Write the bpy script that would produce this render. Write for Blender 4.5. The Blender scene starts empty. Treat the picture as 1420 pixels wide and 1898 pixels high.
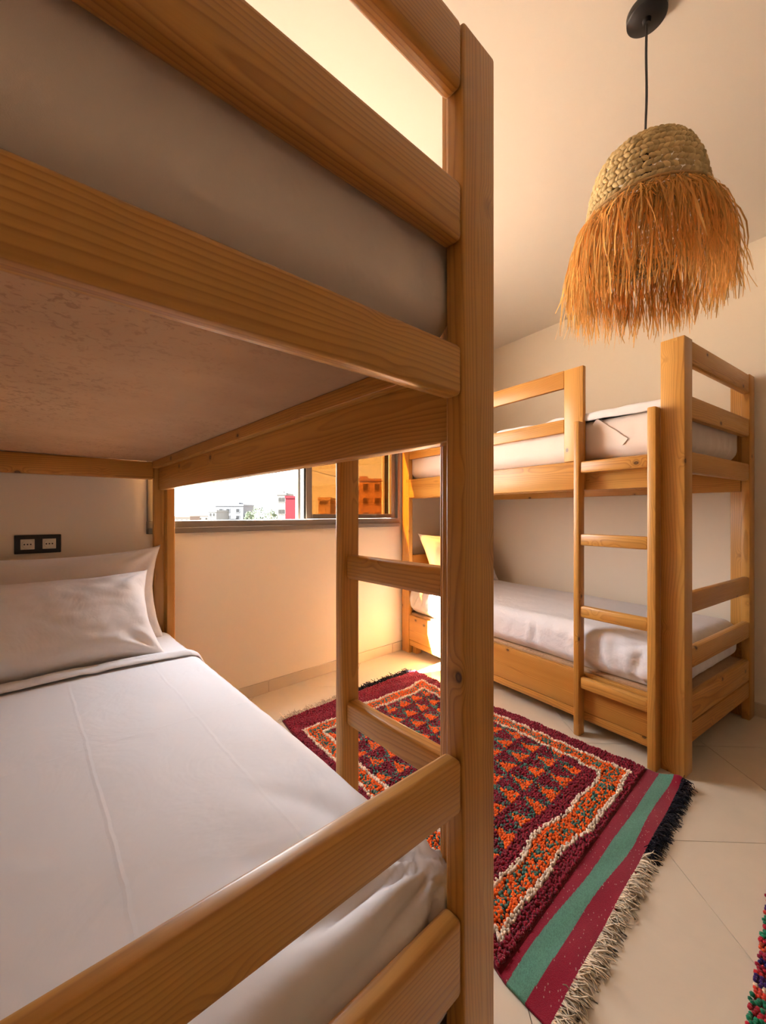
import bpy, bmesh, math, random
import numpy as np
from mathutils import Vector, Matrix, noise

random.seed(7); RNG = np.random.default_rng(11)
S = bpy.context.scene
C = S.collection
PI = math.pi

# ------------------------------------------------------------------ camera
cam_d = bpy.data.cameras.new('camera')
cam = bpy.data.objects.new('camera', cam_d); C.objects.link(cam)
cam_d.sensor_fit = 'HORIZONTAL'; cam_d.sensor_width = 36.0
cam_d.lens = 759.0 / 1420.0 * 36.0
cam_d.shift_y = 2.0 / 1420.0
cam_d.clip_start = 0.02; cam_d.clip_end = 2000
cam.location = (0, 0, 1.1192)
cam.rotation_euler = (PI / 2, 0, -math.radians(42.5))
S.camera = cam

# ------------------------------------------------------------------ sky, sun, exposure
SKY_STRENGTH = 9.0
SUN_STRENGTH = 155.0
EXPOSURE = 1.27
S.view_settings.view_transform = 'Standard'
S.view_settings.look = 'None'
S.view_settings.exposure = EXPOSURE
S.view_settings.gamma = 1.0
S.view_settings.use_curve_mapping = False

world = bpy.data.worlds.new('sky'); S.world = world
world.use_nodes = True
wn = world.node_tree; wn.nodes.clear()
w_out = wn.nodes.new('ShaderNodeOutputWorld')
w_bg = wn.nodes.new('ShaderNodeBackground')
w_tc = wn.nodes.new('ShaderNodeTexCoord')
w_sep = wn.nodes.new('ShaderNodeSeparateXYZ')
w_ramp = wn.nodes.new('ShaderNodeValToRGB')
w_ramp.color_ramp.elements[0].position = 0.0; w_ramp.color_ramp.elements[0].color = (1.0, 0.97, 0.93, 1)
w_ramp.color_ramp.elements[1].position = 0.7; w_ramp.color_ramp.elements[1].color = (0.74, 0.86, 1.0, 1)
wn.links.new(w_tc.outputs['Generated'], w_sep.inputs[0])
wn.links.new(w_sep.outputs['Z'], w_ramp.inputs[0])
wn.links.new(w_ramp.outputs[0], w_bg.inputs['Color'])
w_bg.inputs['Strength'].default_value = SKY_STRENGTH
wn.links.new(w_bg.outputs[0], w_out.inputs[0])

sun_d = bpy.data.lights.new('sun', 'SUN'); sun = bpy.data.objects.new('sun', sun_d); C.objects.link(sun)
sun_d.energy = SUN_STRENGTH; sun_d.angle = math.radians(0.6); sun_d.color = (1.0, 0.95, 0.86)
SUN_DIR = Vector((2.5, -1.0, -2.7)).normalized()
sun.rotation_euler = SUN_DIR.to_track_quat('-Z', 'Y').to_euler()
sun.location = (-8, 10, 14)

# window opening in the wall behind the beds
WY = 2.38                    # room face of the window wall
WX0, WX1, WZ0, WZ1 = 0.53, 2.352, 1.045, 2.25
portal_d = bpy.data.lights.new('window_daylight_portal', 'AREA')
portal_d.shape = 'RECTANGLE'; portal_d.size = WX1 - WX0; portal_d.size_y = WZ1 - WZ0
portal_d.cycles.is_portal = True
portal = bpy.data.objects.new('window_daylight_portal', portal_d); C.objects.link(portal)
portal.location = ((WX0 + WX1) / 2, WY + 0.22, (WZ0 + WZ1) / 2)
portal.rotation_euler = (-PI / 2, 0, 0)

# ================================================================== helpers
def link(o, parent=None):
    C.objects.link(o)
    if parent is not None: o.parent = parent
    return o

def tag(o, label=None, cat=None, group=None, kind=None):
    if label: o['label'] = label
    if cat: o['category'] = cat
    if group: o['group'] = group
    if kind: o['kind'] = kind
    return o

def empty(name, loc=(0, 0, 0), rz=0.0):
    o = bpy.data.objects.new(name, None); C.objects.link(o)
    o.location = loc; o.rotation_euler = (0, 0, rz); o.empty_display_size = 0.05
    return o

def finish(bm, name, mat, parent=None, smooth_angle=None):
    bmesh.ops.recalc_face_normals(bm, faces=bm.faces)
    me = bpy.data.meshes.new(name); bm.to_mesh(me); bm.free()
    if mat is not None: me.materials.append(mat)
    if smooth_angle is not None:
        me.polygons.foreach_set('use_smooth', [True] * len(me.polygons))
        if smooth_angle < 179: me.set_sharp_from_angle(angle=math.radians(smooth_angle))
    return link(bpy.data.objects.new(name, me), parent)

def raw(name, verts, faces, mat, parent=None, smooth=False, cols=None):
    me = bpy.data.meshes.new(name)
    verts = np.asarray(verts, dtype=np.float32); faces = np.asarray(faces, dtype=np.int32)
    nv, nf, k = len(verts), len(faces), faces.shape[1]
    me.vertices.add(nv); me.vertices.foreach_set('co', verts.ravel())
    me.loops.add(nf * k); me.loops.foreach_set('vertex_index', faces.ravel())
    me.polygons.add(nf); me.polygons.foreach_set('loop_start', np.arange(0, nf * k, k, dtype=np.int32))
    me.update(calc_edges=True)
    if smooth: me.polygons.foreach_set('use_smooth', np.ones(nf, dtype=bool))
    if cols is not None:
        a = me.color_attributes.new('Col', 'FLOAT_COLOR', 'POINT')
        c4 = np.ones((nv, 4), dtype=np.float32); c4[:, :3] = cols
        a.data.foreach_set('color', c4.ravel())
    me.validate()
    if mat is not None: me.materials.append(mat)
    return link(bpy.data.objects.new(name, me), parent)

CYC = {0: Matrix(((1, 0, 0), (0, 1, 0), (0, 0, 1))),      # local x -> X
       1: Matrix(((0, 0, 1), (1, 0, 0), (0, 1, 0))),      # local x -> Y, y -> Z, z -> X
       2: Matrix(((0, 1, 0), (0, 0, 1), (1, 0, 0)))}      # local x -> Z, y -> X, z -> Y

def bar(name, x0, x1, y0, y1, z0, z1, mat, parent=None, r=0.006, seg=2):
    """a squared timber whose own X axis runs along its length (so that the grain does too)"""
    lo = Vector((min(x0, x1), min(y0, y1), min(z0, z1))); hi = Vector((max(x0, x1), max(y0, y1), max(z0, z1)))
    d = hi - lo; ax = max(range(3), key=lambda i: d[i])
    dims = Vector((d[ax], d[(ax + 1) % 3], d[(ax + 2) % 3]))
    bm = bmesh.new(); bmesh.ops.create_cube(bm, size=1.0)
    bmesh.ops.scale(bm, vec=dims, verts=bm.verts)
    if r > 0:
        bmesh.ops.bevel(bm, geom=bm.edges[:], offset=min(r, min(dims) * 0.45), segments=seg, profile=0.5, affect='EDGES')
    o = finish(bm, name, mat, parent, 40 if r > 0 else None)
    o.matrix_local = Matrix.Translation((lo + hi) / 2) @ CYC[ax].to_4x4()
    return o

def post(name, poly, z0, z1, mat, parent=None, r=0.006, seg=2):
    """upright of any plan outline, own X axis upward"""
    cx = sum(p[0] for p in poly) / len(poly); cy = sum(p[1] for p in poly) / len(poly)
    bm = bmesh.new(); h = (z1 - z0) / 2
    lo = [bm.verts.new((-h, p[0] - cx, p[1] - cy)) for p in poly]
    hi = [bm.verts.new((h, p[0] - cx, p[1] - cy)) for p in poly]
    n = len(poly)
    bm.faces.new(lo); bm.faces.new(hi)
    for i in range(n): bm.faces.new((lo[i], lo[(i + 1) % n], hi[(i + 1) % n], hi[i]))
    bmesh.ops.recalc_face_normals(bm, faces=bm.faces)
    bmesh.ops.bevel(bm, geom=bm.edges[:], offset=r, segments=seg, profile=0.5, affect='EDGES')
    o = finish(bm, name, mat, parent, 40)
    o.matrix_local = Matrix.Translation((cx, cy, (z0 + z1) / 2)) @ CYC[2].to_4x4()
    return o

def boxes(name, bs, mat, parent=None, r=0.0, seg=1):
    bm = bmesh.new()
    for (x0, x1, y0, y1, z0, z1) in bs:
        m = Matrix.Translation(((x0 + x1) / 2, (y0 + y1) / 2, (z0 + z1) / 2)) @ Matrix.Diagonal((abs(x1 - x0), abs(y1 - y0), abs(z1 - z0), 1))
        bmesh.ops.create_cube(bm, size=1.0, matrix=m)
    if r > 0: bmesh.ops.bevel(bm, geom=bm.edges[:], offset=r, segments=seg, profile=0.5, affect='EDGES')
    return finish(bm, name, mat, parent, 40 if r > 0 else None)

def nz(x, y, z=0.0): return noise.noise(Vector((x, y, z)))

# ------------------------------------------------------------------ materials
def new_mat(name):
    m = bpy.data.materials.new(name); m.use_nodes = True
    nt = m.node_tree; b = nt.nodes['Principled BSDF']
    return m, nt, b

def N(nt, t, **kw):
    n = nt.nodes.new(t)
    for k, v in kw.items(): setattr(n, k, v)
    return n

def math_n(nt, op, a, b=None, c=None):
    n = N(nt, 'ShaderNodeMath', operation=op)
    for i, v in enumerate((a, b, c)):
        if v is None: continue
        if isinstance(v, (int, float)): n.inputs[i].default_value = v
        else: nt.links.new(v, n.inputs[i])
    return n.outputs[0]

def ramp(nt, fac, stops, interp='LINEAR'):
    n = N(nt, 'ShaderNodeValToRGB'); n.color_ramp.interpolation = interp
    el = n.color_ramp.elements
    while len(el) < len(stops): el.new(0.5)
    for e, (p, c) in zip(el, stops):
        e.position = p; e.color = (*c, 1) if len(c) == 3 else c
    nt.links.new(fac, n.inputs[0]); return n.outputs[0]

def mix_col(nt, fac, a, b, mode='MIX'):
    n = N(nt, 'ShaderNodeMix', data_type='RGBA', blend_type=mode)
    for s, v in ((n.inputs[0], fac), (n.inputs[6], a), (n.inputs[7], b)):
        if isinstance(v, (int, float)): s.default_value = v
        elif isinstance(v, tuple): s.default_value = (*v, 1)
        else: nt.links.new(v, s)
    return n.outputs[2]

def noise_n(nt, vec, scale, detail=3.0, rough=0.5, dist=0.0):
    n = N(nt, 'ShaderNodeTexNoise'); n.inputs['Scale'].default_value = scale
    n.inputs['Detail'].default_value = detail; n.inputs['Roughness'].default_value = rough
    n.inputs['Distortion'].default_value = dist
    nt.links.new(vec, n.inputs['Vector']); return n.outputs['Fac']

def mapping(nt, vec, scale=(1, 1, 1), rot=(0, 0, 0), loc=(0, 0, 0)):
    n = N(nt, 'ShaderNodeMapping'); n.inputs['Scale'].default_value = scale
    n.inputs['Rotation'].default_value = rot; n.inputs['Location'].default_value = loc
    nt.links.new(vec, n.inputs['Vector']); return n.outputs[0]

def bump(nt, h, b, strength=0.3, dist=0.01):
    n = N(nt, 'ShaderNodeBump'); n.inputs['Strength'].default_value = strength; n.inputs['Distance'].default_value = dist
    nt.links.new(h, n.inputs['Height']); nt.links.new(n.outputs[0], b.inputs['Normal'])

def wood_mat(name, light, mid, dark, contrast=0.62, ring=0.0066, rough=0.38):
    m, nt, b = new_mat(name)
    tc = N(nt, 'ShaderNodeTexCoord').outputs['Object']
    rnd = N(nt, 'ShaderNodeObjectInfo').outputs['Random']
    off = N(nt, 'ShaderNodeCombineXYZ')
    for i, k in enumerate((37.0, 53.0, 71.0)): nt.links.new(math_n(nt, 'MULTIPLY', rnd, k), off.inputs[i])
    va = N(nt, 'ShaderNodeVectorMath', operation='ADD'); nt.links.new(tc, va.inputs[0]); nt.links.new(off.outputs[0], va.inputs[1])
    P = va.outputs[0]
    # knots: sparse cells
    vor = N(nt, 'ShaderNodeTexVoronoi'); vor.inputs['Scale'].default_value = 1.0
    nt.links.new(mapping(nt, P, (6.5, 9.0, 9.0)), vor.inputs['Vector'])
    kd = vor.outputs['Distance']
    kwarp = math_n(nt, 'MULTIPLY', math_n(nt, 'POWER', 2.718, math_n(nt, 'MULTIPLY', math_n(nt, 'MULTIPLY', kd, kd), -40.0)), 0.020)
    # growth rings about an axis that wanders beside the timber
    sep = N(nt, 'ShaderNodeSeparateXYZ'); nt.links.new(tc, sep.inputs[0])
    n1 = noise_n(nt, mapping(nt, P, (0.9, 2.0, 2.0)), 1.0, 2.0)
    n2 = noise_n(nt, mapping(nt, P, (2.5, 14.0, 14.0)), 1.0, 2.0)
    w1 = math_n(nt, 'MULTIPLY', math_n(nt, 'SUBTRACT', n1, 0.5), 0.075)
    w2 = math_n(nt, 'MULTIPLY', math_n(nt, 'SUBTRACT', n2, 0.5), 0.010)
    r2 = math_n(nt, 'FRACT', math_n(nt, 'MULTIPLY', rnd, 17.31))
    yy = math_n(nt, 'ADD', math_n(nt, 'ADD', sep.outputs['Y'], w1), math_n(nt, 'MULTIPLY_ADD', rnd, 0.11, -0.055))
    zz = math_n(nt, 'ADD', math_n(nt, 'ADD', sep.outputs['Z'], w2), math_n(nt, 'MULTIPLY_ADD', r2, 0.06, 0.02))
    rr = math_n(nt, 'SQRT', math_n(nt, 'ADD', math_n(nt, 'MULTIPLY', yy, yy), math_n(nt, 'MULTIPLY', zz, zz)))
    rr = math_n(nt, 'ADD', rr, math_n(nt, 'ADD', kwarp, w2))
    ph = math_n(nt, 'FRACT', math_n(nt, 'DIVIDE', rr, ring))
    line = ramp(nt, ph, [(0.0, (0.10,) * 3), (0.12, (0.0,) * 3), (0.55, (0.22,) * 3), (0.88, (1.0,) * 3), (1.0, (0.10,) * 3)])
    big = noise_n(nt, mapping(nt, P, (0.7, 9.0, 9.0)), 1.0, 3.0)
    fine = noise_n(nt, mapping(nt, P, (9.0, 420.0, 420.0)), 1.0, 2.0)
    base = mix_col(nt, ramp(nt, big, [(0.30, (0, 0, 0)), (0.72, (1, 1, 1))]), light, mid)
    lstr = math_n(nt, 'MULTIPLY', line, math_n(nt, 'MULTIPLY', ramp(nt, big, [(0.25, (0.35,) * 3), (0.7, (1.0,) * 3)]), contrast))
    col = mix_col(nt, lstr, base, dark)
    col = mix_col(nt, math_n(nt, 'MULTIPLY', fine, 0.22), col, dark)
    kmask = ramp(nt, kd, [(0.0, (0.75,) * 3), (0.035, (0.8,) * 3), (0.055, (1.0,) * 3), (0.075, (0.30,) * 3), (0.15, (0, 0, 0))])
    col = mix_col(nt, kmask, col, tuple(c * 0.28 for c in dark))
    nt.links.new(col, b.inputs['Base Color'])
    nt.links.new(ramp(nt, fine, [(0.2, (rough - 0.06,) * 3), (0.8, (rough + 0.10,) * 3)]), b.inputs['Roughness'])
    b.inputs['Specular IOR Level'].default_value = 0.45
    b.inputs['Coat Weight'].default_value = 0.12; b.inputs['Coat Roughness'].default_value = 0.25
    bump(nt, math_n(nt, 'ADD', line, math_n(nt, 'MULTIPLY', kmask, -1.5)), b, 0.10, 0.0015)
    return m

def cloth_mat(name, col, wrinkle=0.35, scale=7.0, stretch=(1, 1, 1), press=()):
    m, nt, b = new_mat(name)
    tc = N(nt, 'ShaderNodeTexCoord').outputs['Object']
    n1 = noise_n(nt, mapping(nt, tc, stretch), scale, 4.0, 0.55, 0.9)
    n2 = noise_n(nt, mapping(nt, tc, stretch), scale * 3.1, 3.0, 0.5, 0.5)
    wv = noise_n(nt, tc, 900.0, 1.0)
    h = math_n(nt, 'ADD', math_n(nt, 'MULTIPLY', n1, 1.0), math_n(nt, 'MULTIPLY', n2, 0.35))
    h = math_n(nt, 'ADD', h, math_n(nt, 'MULTIPLY', wv, 0.012))
    if press:                               # ironed-in fold lines
        sx = N(nt, 'ShaderNodeSeparateXYZ'); nt.links.new(tc, sx.inputs[0])
        wob = math_n(nt, 'MULTIPLY', math_n(nt, 'SUBTRACT', n1, 0.5), 0.02)
        for (ax, pos_, amp) in press:
            d = math_n(nt, 'ABSOLUTE', math_n(nt, 'ADD', math_n(nt, 'SUBTRACT', sx.outputs[ax], pos_), wob))
            h = math_n(nt, 'ADD', h, math_n(nt, 'MULTIPLY', math_n(nt, 'MAXIMUM', math_n(nt, 'SUBTRACT', 1.0, math_n(nt, 'DIVIDE', d, 0.006)), 0.0), amp))
    cc = mix_col(nt, math_n(nt, 'MULTIPLY', wv, 0.10), col, tuple(c * 0.85 for c in col))
    nt.links.new(cc, b.inputs['Base Color'])
    b.inputs['Roughness'].default_value = 0.85
    b.inputs['Specular IOR Level'].default_value = 0.2
    b.inputs['Sheen Weight'].default_value = 0.15
    bump(nt, h, b, wrinkle, 0.02)
    return m

def plain(name, col, rough=0.5, spec=0.5, metal=0.0, var=0.06, nscale=12.0, bmp=0.0, bdist=0.002):
    m, nt, b = new_mat(name)
    tc = N(nt, 'ShaderNodeTexCoord').outputs['Object']
    n1 = noise_n(nt, tc, nscale, 4.0)
    cc = mix_col(nt, n1, tuple(c * (1 - var) for c in col), tuple(min(1, c * (1 + var)) for c in col))
    nt.links.new(cc, b.inputs['Base Color'])
    b.inputs['Roughness'].default_value = rough; b.inputs['Specular IOR Level'].default_value = spec
    b.inputs['Metallic'].default_value = metal
    if bmp > 0: bump(nt, noise_n(nt, tc, nscale * 8, 3.0), b, bmp, bdist)
    return m

def vcol_mat(name, rough=0.9, bmp=0.0, bscale=400.0, sheen=0.2, translucent=0.0):
    m, nt, b = new_mat(name)
    at = N(nt, 'ShaderNodeVertexColor'); at.layer_name = 'Col'
    nt.links.new(at.outputs['Color'], b.inputs['Base Color'])
    b.inputs['Roughness'].default_value = rough; b.inputs['Specular IOR Level'].default_value = 0.15
    b.inputs['Sheen Weight'].default_value = sheen
    if bmp > 0:
        tc = N(nt, 'ShaderNodeTexCoord').outputs['Object']
        bump(nt, noise_n(nt, tc, bscale, 2.0), b, bmp, 0.004)
    if translucent > 0:
        tr = N(nt, 'ShaderNodeBsdfTranslucent'); nt.links.new(at.outputs['Color'], tr.inputs['Color'])
        mx = N(nt, 'ShaderNodeMixShader'); mx.inputs[0].default_value = translucent
        nt.links.new(b.outputs[0], mx.inputs[1]); nt.links.new(tr.outputs[0], mx.inputs[2])
        nt.links.new(mx.outputs[0], nt.nodes['Material Output'].inputs[0])
    return m

M = {}
M['pine'] = wood_mat('pine_timber', (0.72, 0.375, 0.085), (0.56, 0.246, 0.038), (0.24, 0.068, 0.007))
M['ply'] = plain('pressed_board', (0.56, 0.37, 0.22), 0.75, 0.2, var=0.10, nscale=16.0, bmp=0.15)
def ply_mat():
    m, nt, b = new_mat('pressed_board')
    tc = N(nt, 'ShaderNodeTexCoord').outputs['Object']
    n1 = noise_n(nt, tc, 5.0, 3.0)
    n2 = noise_n(nt, mapping(nt, tc, (70.0, 190.0, 70.0)), 1.0, 3.0, 0.6, 0.8)
    n3 = noise_n(nt, tc, 1.6, 2.0)
    c0 = mix_col(nt, ramp(nt, n1, [(0.3, (0, 0, 0)), (0.7, (1, 1, 1))]), (0.50, 0.31, 0.175), (0.58, 0.37, 0.215))
    fl = math_n(nt, 'MULTIPLY', ramp(nt, n2, [(0.54, (0, 0, 0)), (0.64, (1, 1, 1))]), ramp(nt, n3, [(0.42, (0.06,) * 3), (0.60, (0.48,) * 3)]))
    nt.links.new(mix_col(nt, fl, c0, (0.20, 0.095, 0.04)), b.inputs['Base Color'])
    b.inputs['Roughness'].default_value = 0.7; b.inputs['Specular IOR Level'].default_value = 0.25
    return m
M['ply'] = ply_mat()
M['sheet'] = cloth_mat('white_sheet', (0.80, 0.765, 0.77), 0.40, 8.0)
M['sheet_n'] = cloth_mat('pressed_white_sheet', (0.80, 0.765, 0.77), 0.28, 4.0, (1, 1, 1), (('X', -0.02, 0.12), ('X', 0.24, 0.08), ('Y', -0.12, 0.08)))
M['pillow'] = cloth_mat('white_pillowcase', (0.82, 0.77, 0.76), 0.34, 4.2)
M['cream'] = cloth_mat('shade_warmed_sheet', (0.81, 0.68, 0.60), 0.30, 4.0)  # warm shade of the upper bunks put into the sheet colour
M['wall'] = plain('cream_plaster', (0.88, 0.775, 0.635), 0.85, 0.2, var=0.015, nscale=3.0, bmp=0.10, bdist=0.002)
M['ceil'] = plain('ceiling_plaster', (0.82, 0.745, 0.655), 0.9, 0.15, var=0.015, nscale=2.0)
M['black'] = plain('black_plastic', (0.012, 0.011, 0.012), 0.35, 0.5)
M['socket'] = plain('ivory_plastic', (0.78, 0.70, 0.58), 0.4, 0.5, var=0.02)
M['hole'] = plain('socket_hole', (0.01, 0.01, 0.01), 0.7)
M['alu'] = plain('taupe_aluminium', (0.20, 0.165, 0.135), 0.42, 0.5, 0.3, var=0.05)
M['gasket'] = plain('black_gasket', (0.015, 0.014, 0.013), 0.6)
M['grout'] = plain('grout', (0.20, 0.155, 0.11), 0.95, 0.1)

def tile_mat(name, col, rough):
    m, nt, b = new_mat(name)
    tc = N(nt, 'ShaderNodeTexCoord').outputs['Object']
    rnd = N(nt, 'ShaderNodeObjectInfo').outputs['Random']
    off = N(nt, 'ShaderNodeCombineXYZ')
    for i, k in enumerate((13.0, 29.0, 7.0)): nt.links.new(math_n(nt, 'MULTIPLY', rnd, k), off.inputs[i])
    va = N(nt, 'ShaderNodeVectorMath', operation='ADD'); nt.links.new(tc, va.inputs[0]); nt.links.new(off.outputs[0], va.inputs[1])
    n1 = noise_n(nt, va.outputs[0], 3.0, 5.0, 0.6, 1.2)
    n2 = noise_n(nt, va.outputs[0], 14.0, 4.0, 0.6, 0.5)
    cc = mix_col(nt, ramp(nt, n1, [(0.3, (0, 0, 0)), (0.7, (1, 1, 1))]), tuple(c * 0.93 for c in col), col)
    cc = mix_col(nt, math_n(nt, 'MULTIPLY', n2, 0.12), cc, tuple(c * 0.8 for c in col))
    nt.links.new(cc, b.inputs['Base Color'])
    b.inputs['Roughness'].default_value = rough; b.inputs['Specular IOR Level'].default_value = 0.5
    return m
M['tile'] = tile_mat('polished_beige_tile', (0.74, 0.62, 0.475), 0.20)
M['skirt'] = tile_mat('beige_skirting', (0.66, 0.54, 0.41), 0.25)

def glass_mat(name, tint, refl=0.07):
    m = bpy.data.materials.new(name); m.use_nodes = True; nt = m.node_tree; nt.nodes.clear()
    out = N(nt, 'ShaderNodeOutputMaterial')
    tr = N(nt, 'ShaderNodeBsdfTransparent'); tr.inputs[0].default_value = (*tint, 1)
    gl = N(nt, 'ShaderNodeBsdfGlossy'); gl.inputs['Roughness'].default_value = 0.02; gl.inputs['Color'].default_value = (1, 1, 1, 1)
    mx = N(nt, 'ShaderNodeMixShader'); mx.inputs[0].default_value = refl
    nt.links.new(tr.outputs[0], mx.inputs[1]); nt.links.new(gl.outputs[0], mx.inputs[2]); nt.links.new(mx.outputs[0], out.inputs[0])
    return m
M['amber'] = glass_mat('amber_tinted_glass', (0.47, 0.375, 0.25), 0.03)

# ================================================================== room shell
RH = 2.63
FX = Vector((0.98995, -0.14143, 0)); FY = Vector((0.14143, 0.98995, 0))        # axes of the far bed and the right wall
FCOR = Vector((2.098, 0.4126, 0))                                              # far bed: outer foot corner on the ladder side
RW = FCOR + FX * (0.941 + 0.028)                                               # a point on the right wall
YB = -3.4
def right_x(y): return RW.x + (y - RW.y) * FY.x / FY.y
LX = -0.405

floor = boxes('floor', [(LX - 0.1, 3.6, YB - 0.1, WY + 0.1, -0.12, -0.004)], M['grout']); tag(floor, kind='structure')
# 60 cm tiles laid on the diagonal
s2 = math.sqrt(0.5); T = 0.5912
bmt = bmesh.new()
bmesh.ops.create_cube(bmt, size=1.0, matrix=Matrix.Diagonal((T - 0.0022, T - 0.0022, 0.012, 1)))
tile_me = bpy.data.meshes.new('tile'); bmt.to_mesh(tile_me); bmt.free(); tile_me.materials.append(M['tile'])
def clip_poly(poly, a, b, c):            # keep a*x+b*y<=c
    out = []
    for i in range(len(poly)):
        p, q = poly[i], poly[(i + 1) % len(poly)]
        dp, dq = a * p[0] + b * p[1] - c, a * q[0] + b * q[1] - c
        if dp <= 0: out.append(p)
        if dp * dq < 0:
            t = dp / (dp - dq); out.append((p[0] + (q[0] - p[0]) * t, p[1] + (q[1] - p[1]) * t))
    return out
for i in range(-13, 13):
    for j in range(-13, 13):
        # cell between joints  X+Y = 2.04 + k*T*sqrt2  and  X-Y = 1.242 + k*T*sqrt2
        sp = 2.04 / math.sqrt(2) + (i + 0.5) * T; dm = 1.242 / math.sqrt(2) + (j + 0.5) * T
        h = (T - 0.0022) / 2
        pts = [((a + b_) * s2, (a - b_) * s2) for a, b_ in ((sp - h, dm - h), (sp + h, dm - h), (sp + h, dm + h), (sp - h, dm + h))]
        full = True; poly = pts
        for (a, b_, c) in ((0, 1, WY), (0, -1, -YB), (-1, 0, -LX), (FX.x, FX.y, RW.dot(FX))):
            if any(a * p[0] + b_ * p[1] > c for p in poly): full = False
            poly = clip_poly(poly, a, b_, c)
            if len(poly) < 3: break
        if len(poly) < 3: continue
        if full:
            o = bpy.data.objects.new('tile', tile_me); link(o, floor)
            o.location = ((sp + dm) * s2, (sp - dm) * s2, -0.006); o.rotation_euler = (0, 0, -PI / 4)
        else:
            bm = bmesh.new()
            f = bm.faces.new([bm.verts.new((p[0], p[1], -0.012)) for p in poly])
            ex = bmesh.ops.extrude_face_region(bm, geom=[f])
            bmesh.ops.translate(bm, vec=(0, 0, 0.012), verts=[v for v in ex['geom'] if isinstance(v, bmesh.types.BMVert)])
            finish(bm, 'tile', M['tile'], floor)

# window wall with the opening
wall_w = boxes('wall_window', [(LX - 0.15, WX0, WY, WY + 0.2, -0.1, RH + 0.1), (WX1, 3.7, WY, WY + 0.2, -0.1, RH + 0.1),
                               (WX0, WX1, WY, WY + 0.2, -0.1, WZ0), (WX0, WX1, WY, WY + 0.2, WZ1, RH + 0.1)], M['wall']); tag(wall_w, kind='structure')
tag(boxes('wall_left', [(LX - 0.15, LX, YB - 0.15, WY, -0.1, RH + 0.1)], M['wall']), kind='structure')
tag(boxes('wall_front', [(LX, 3.2, YB - 0.15, YB, -0.1, RH + 0.1)], M['wall']), kind='structure')
bm = bmesh.new()
p0 = Vector((right_x(YB - 0.15), YB - 0.15, 0)); p1 = Vector((right_x(WY), WY, 0))
pl = [p0, p1, p1 + FX * 0.15, p0 + FX * 0.15]
f = bm.faces.new([bm.verts.new((p.x, p.y, -0.1)) for p in pl])
ex = bmesh.ops.extrude_face_region(bm, geom=[f]); bmesh.ops.translate(bm, vec=(0, 0, RH + 0.2), verts=[v for v in ex['geom'] if isinstance(v, bmesh.types.BMVert)])
tag(finish(bm, 'wall_right', M['wall']), kind='structure')
tag(boxes('ceiling', [(LX - 0.1, 3.7, YB - 0.1, WY + 0.15, RH, RH + 0.15)], M['ceil']), kind='structure')
# skirting tiles
def skirt_run(name, a, b, nrm, n):
    root = None
    d = (b - a); L = d.length; u = d.normalized(); piece = L / n
    ang = math.atan2(u.y, u.x)
    o0 = empty(name, a, ang)
    for k in range(n):
        s = 1 if nrm > 0 else -1
        o = boxes('skirting_tile', [(k * piece + 0.001, (k + 1) * piece - 0.001, 0, s * 0.011, 0.0, 0.072)], M['skirt'], o0, 0.0015)
    tag(o0, kind='structure'); return o0
skirt_run('baseboard_window', Vector((LX, WY, 0)), Vector((right_x(WY) - 0.012, WY, 0)), -1, 7)
skirt_run('baseboard_right', Vector((right_x(YB), YB, 0)) , Vector((right_x(WY) - 0.003, WY - 0.012, 0)), 1, 7)

# ------------------------------------------------------------------ sliding window
win = empty('window_1', ((WX0 + WX1) / 2, WY, WZ0)); tag(win, kind='structure')
wx0, wx1, wh = WX0 - win.location.x, WX1 - win.location.x, WZ1 - WZ0
def wb(name, x0, x1, y0, y1, z0, z1, m=M['alu'], par=win, r=0.002): return boxes(name, [(x0, x1, y0, y1, z0, z1)], m, par, r)
# outer frame (y positive is outside), lip overlapping the wall inside
wb('frame_sill', wx0 - 0.004, wx1 + 0.004, -0.012, 0.115, -0.034, 0.032)
wb('frame_sill_step', wx0, wx1, -0.022, 0.02, -0.034, -0.004)
wb('frame_jamb', wx0 - 0.002, wx0 + 0.045, -0.012, 0.115, 0.030, wh - 0.02)
wb('frame_jamb', wx1 - 0.020, wx1 + 0.002, -0.012, 0.115, 0.030, wh - 0.02)
wb('frame_head', wx0 - 0.004, wx1 + 0.004, -0.012, 0.115, wh - 0.04, wh + 0.02)
def sash(x0, x1, y0, y1, name):
    s = empty(name, (0, 0, 0)); s.parent = win
    st = 0.048
    for (a, b_) in ((x0, x0 + st), (x1 - st, x1)):
        wb('stile', a, b_, y0, y1, 0.034, wh - 0.045, par=s, r=0.003)
    wb('bottom_rail', x0 + st, x1 - st, y0, y1, 0.034, 0.034 + 0.033, par=s, r=0.003)
    wb('top_rail', x0 + st, x1 - st, y0, y1, wh - 0.1, wh - 0.045, par=s, r=0.003)
    ym = (y0 + y1) / 2
    wb('pane', x0 + st - 0.008, x1 - st + 0.008, ym - 0.003, ym + 0.003, 0.06, wh - 0.095, M['amber'], s, 0)
    return s
mid = 1.505 - win.location.x
sash(mid - 0.02, wx1 - 0.022, 0.008, 0.040, 'sliding_sash')
sash(mid - 0.054, wx1 - 0.05, 0.060, 0.092, 'sliding_sash')
wb('meeting_gasket', mid - 0.037, mid - 0.021, 0.012, 0.058, 0.036, wh - 0.05, M['gasket'], win, 0)
wb('sash_handle', mid + 0.004, mid + 0.018, -0.004, 0.008, 0.50, 0.66, M['gasket'], win, 0.003)

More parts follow.
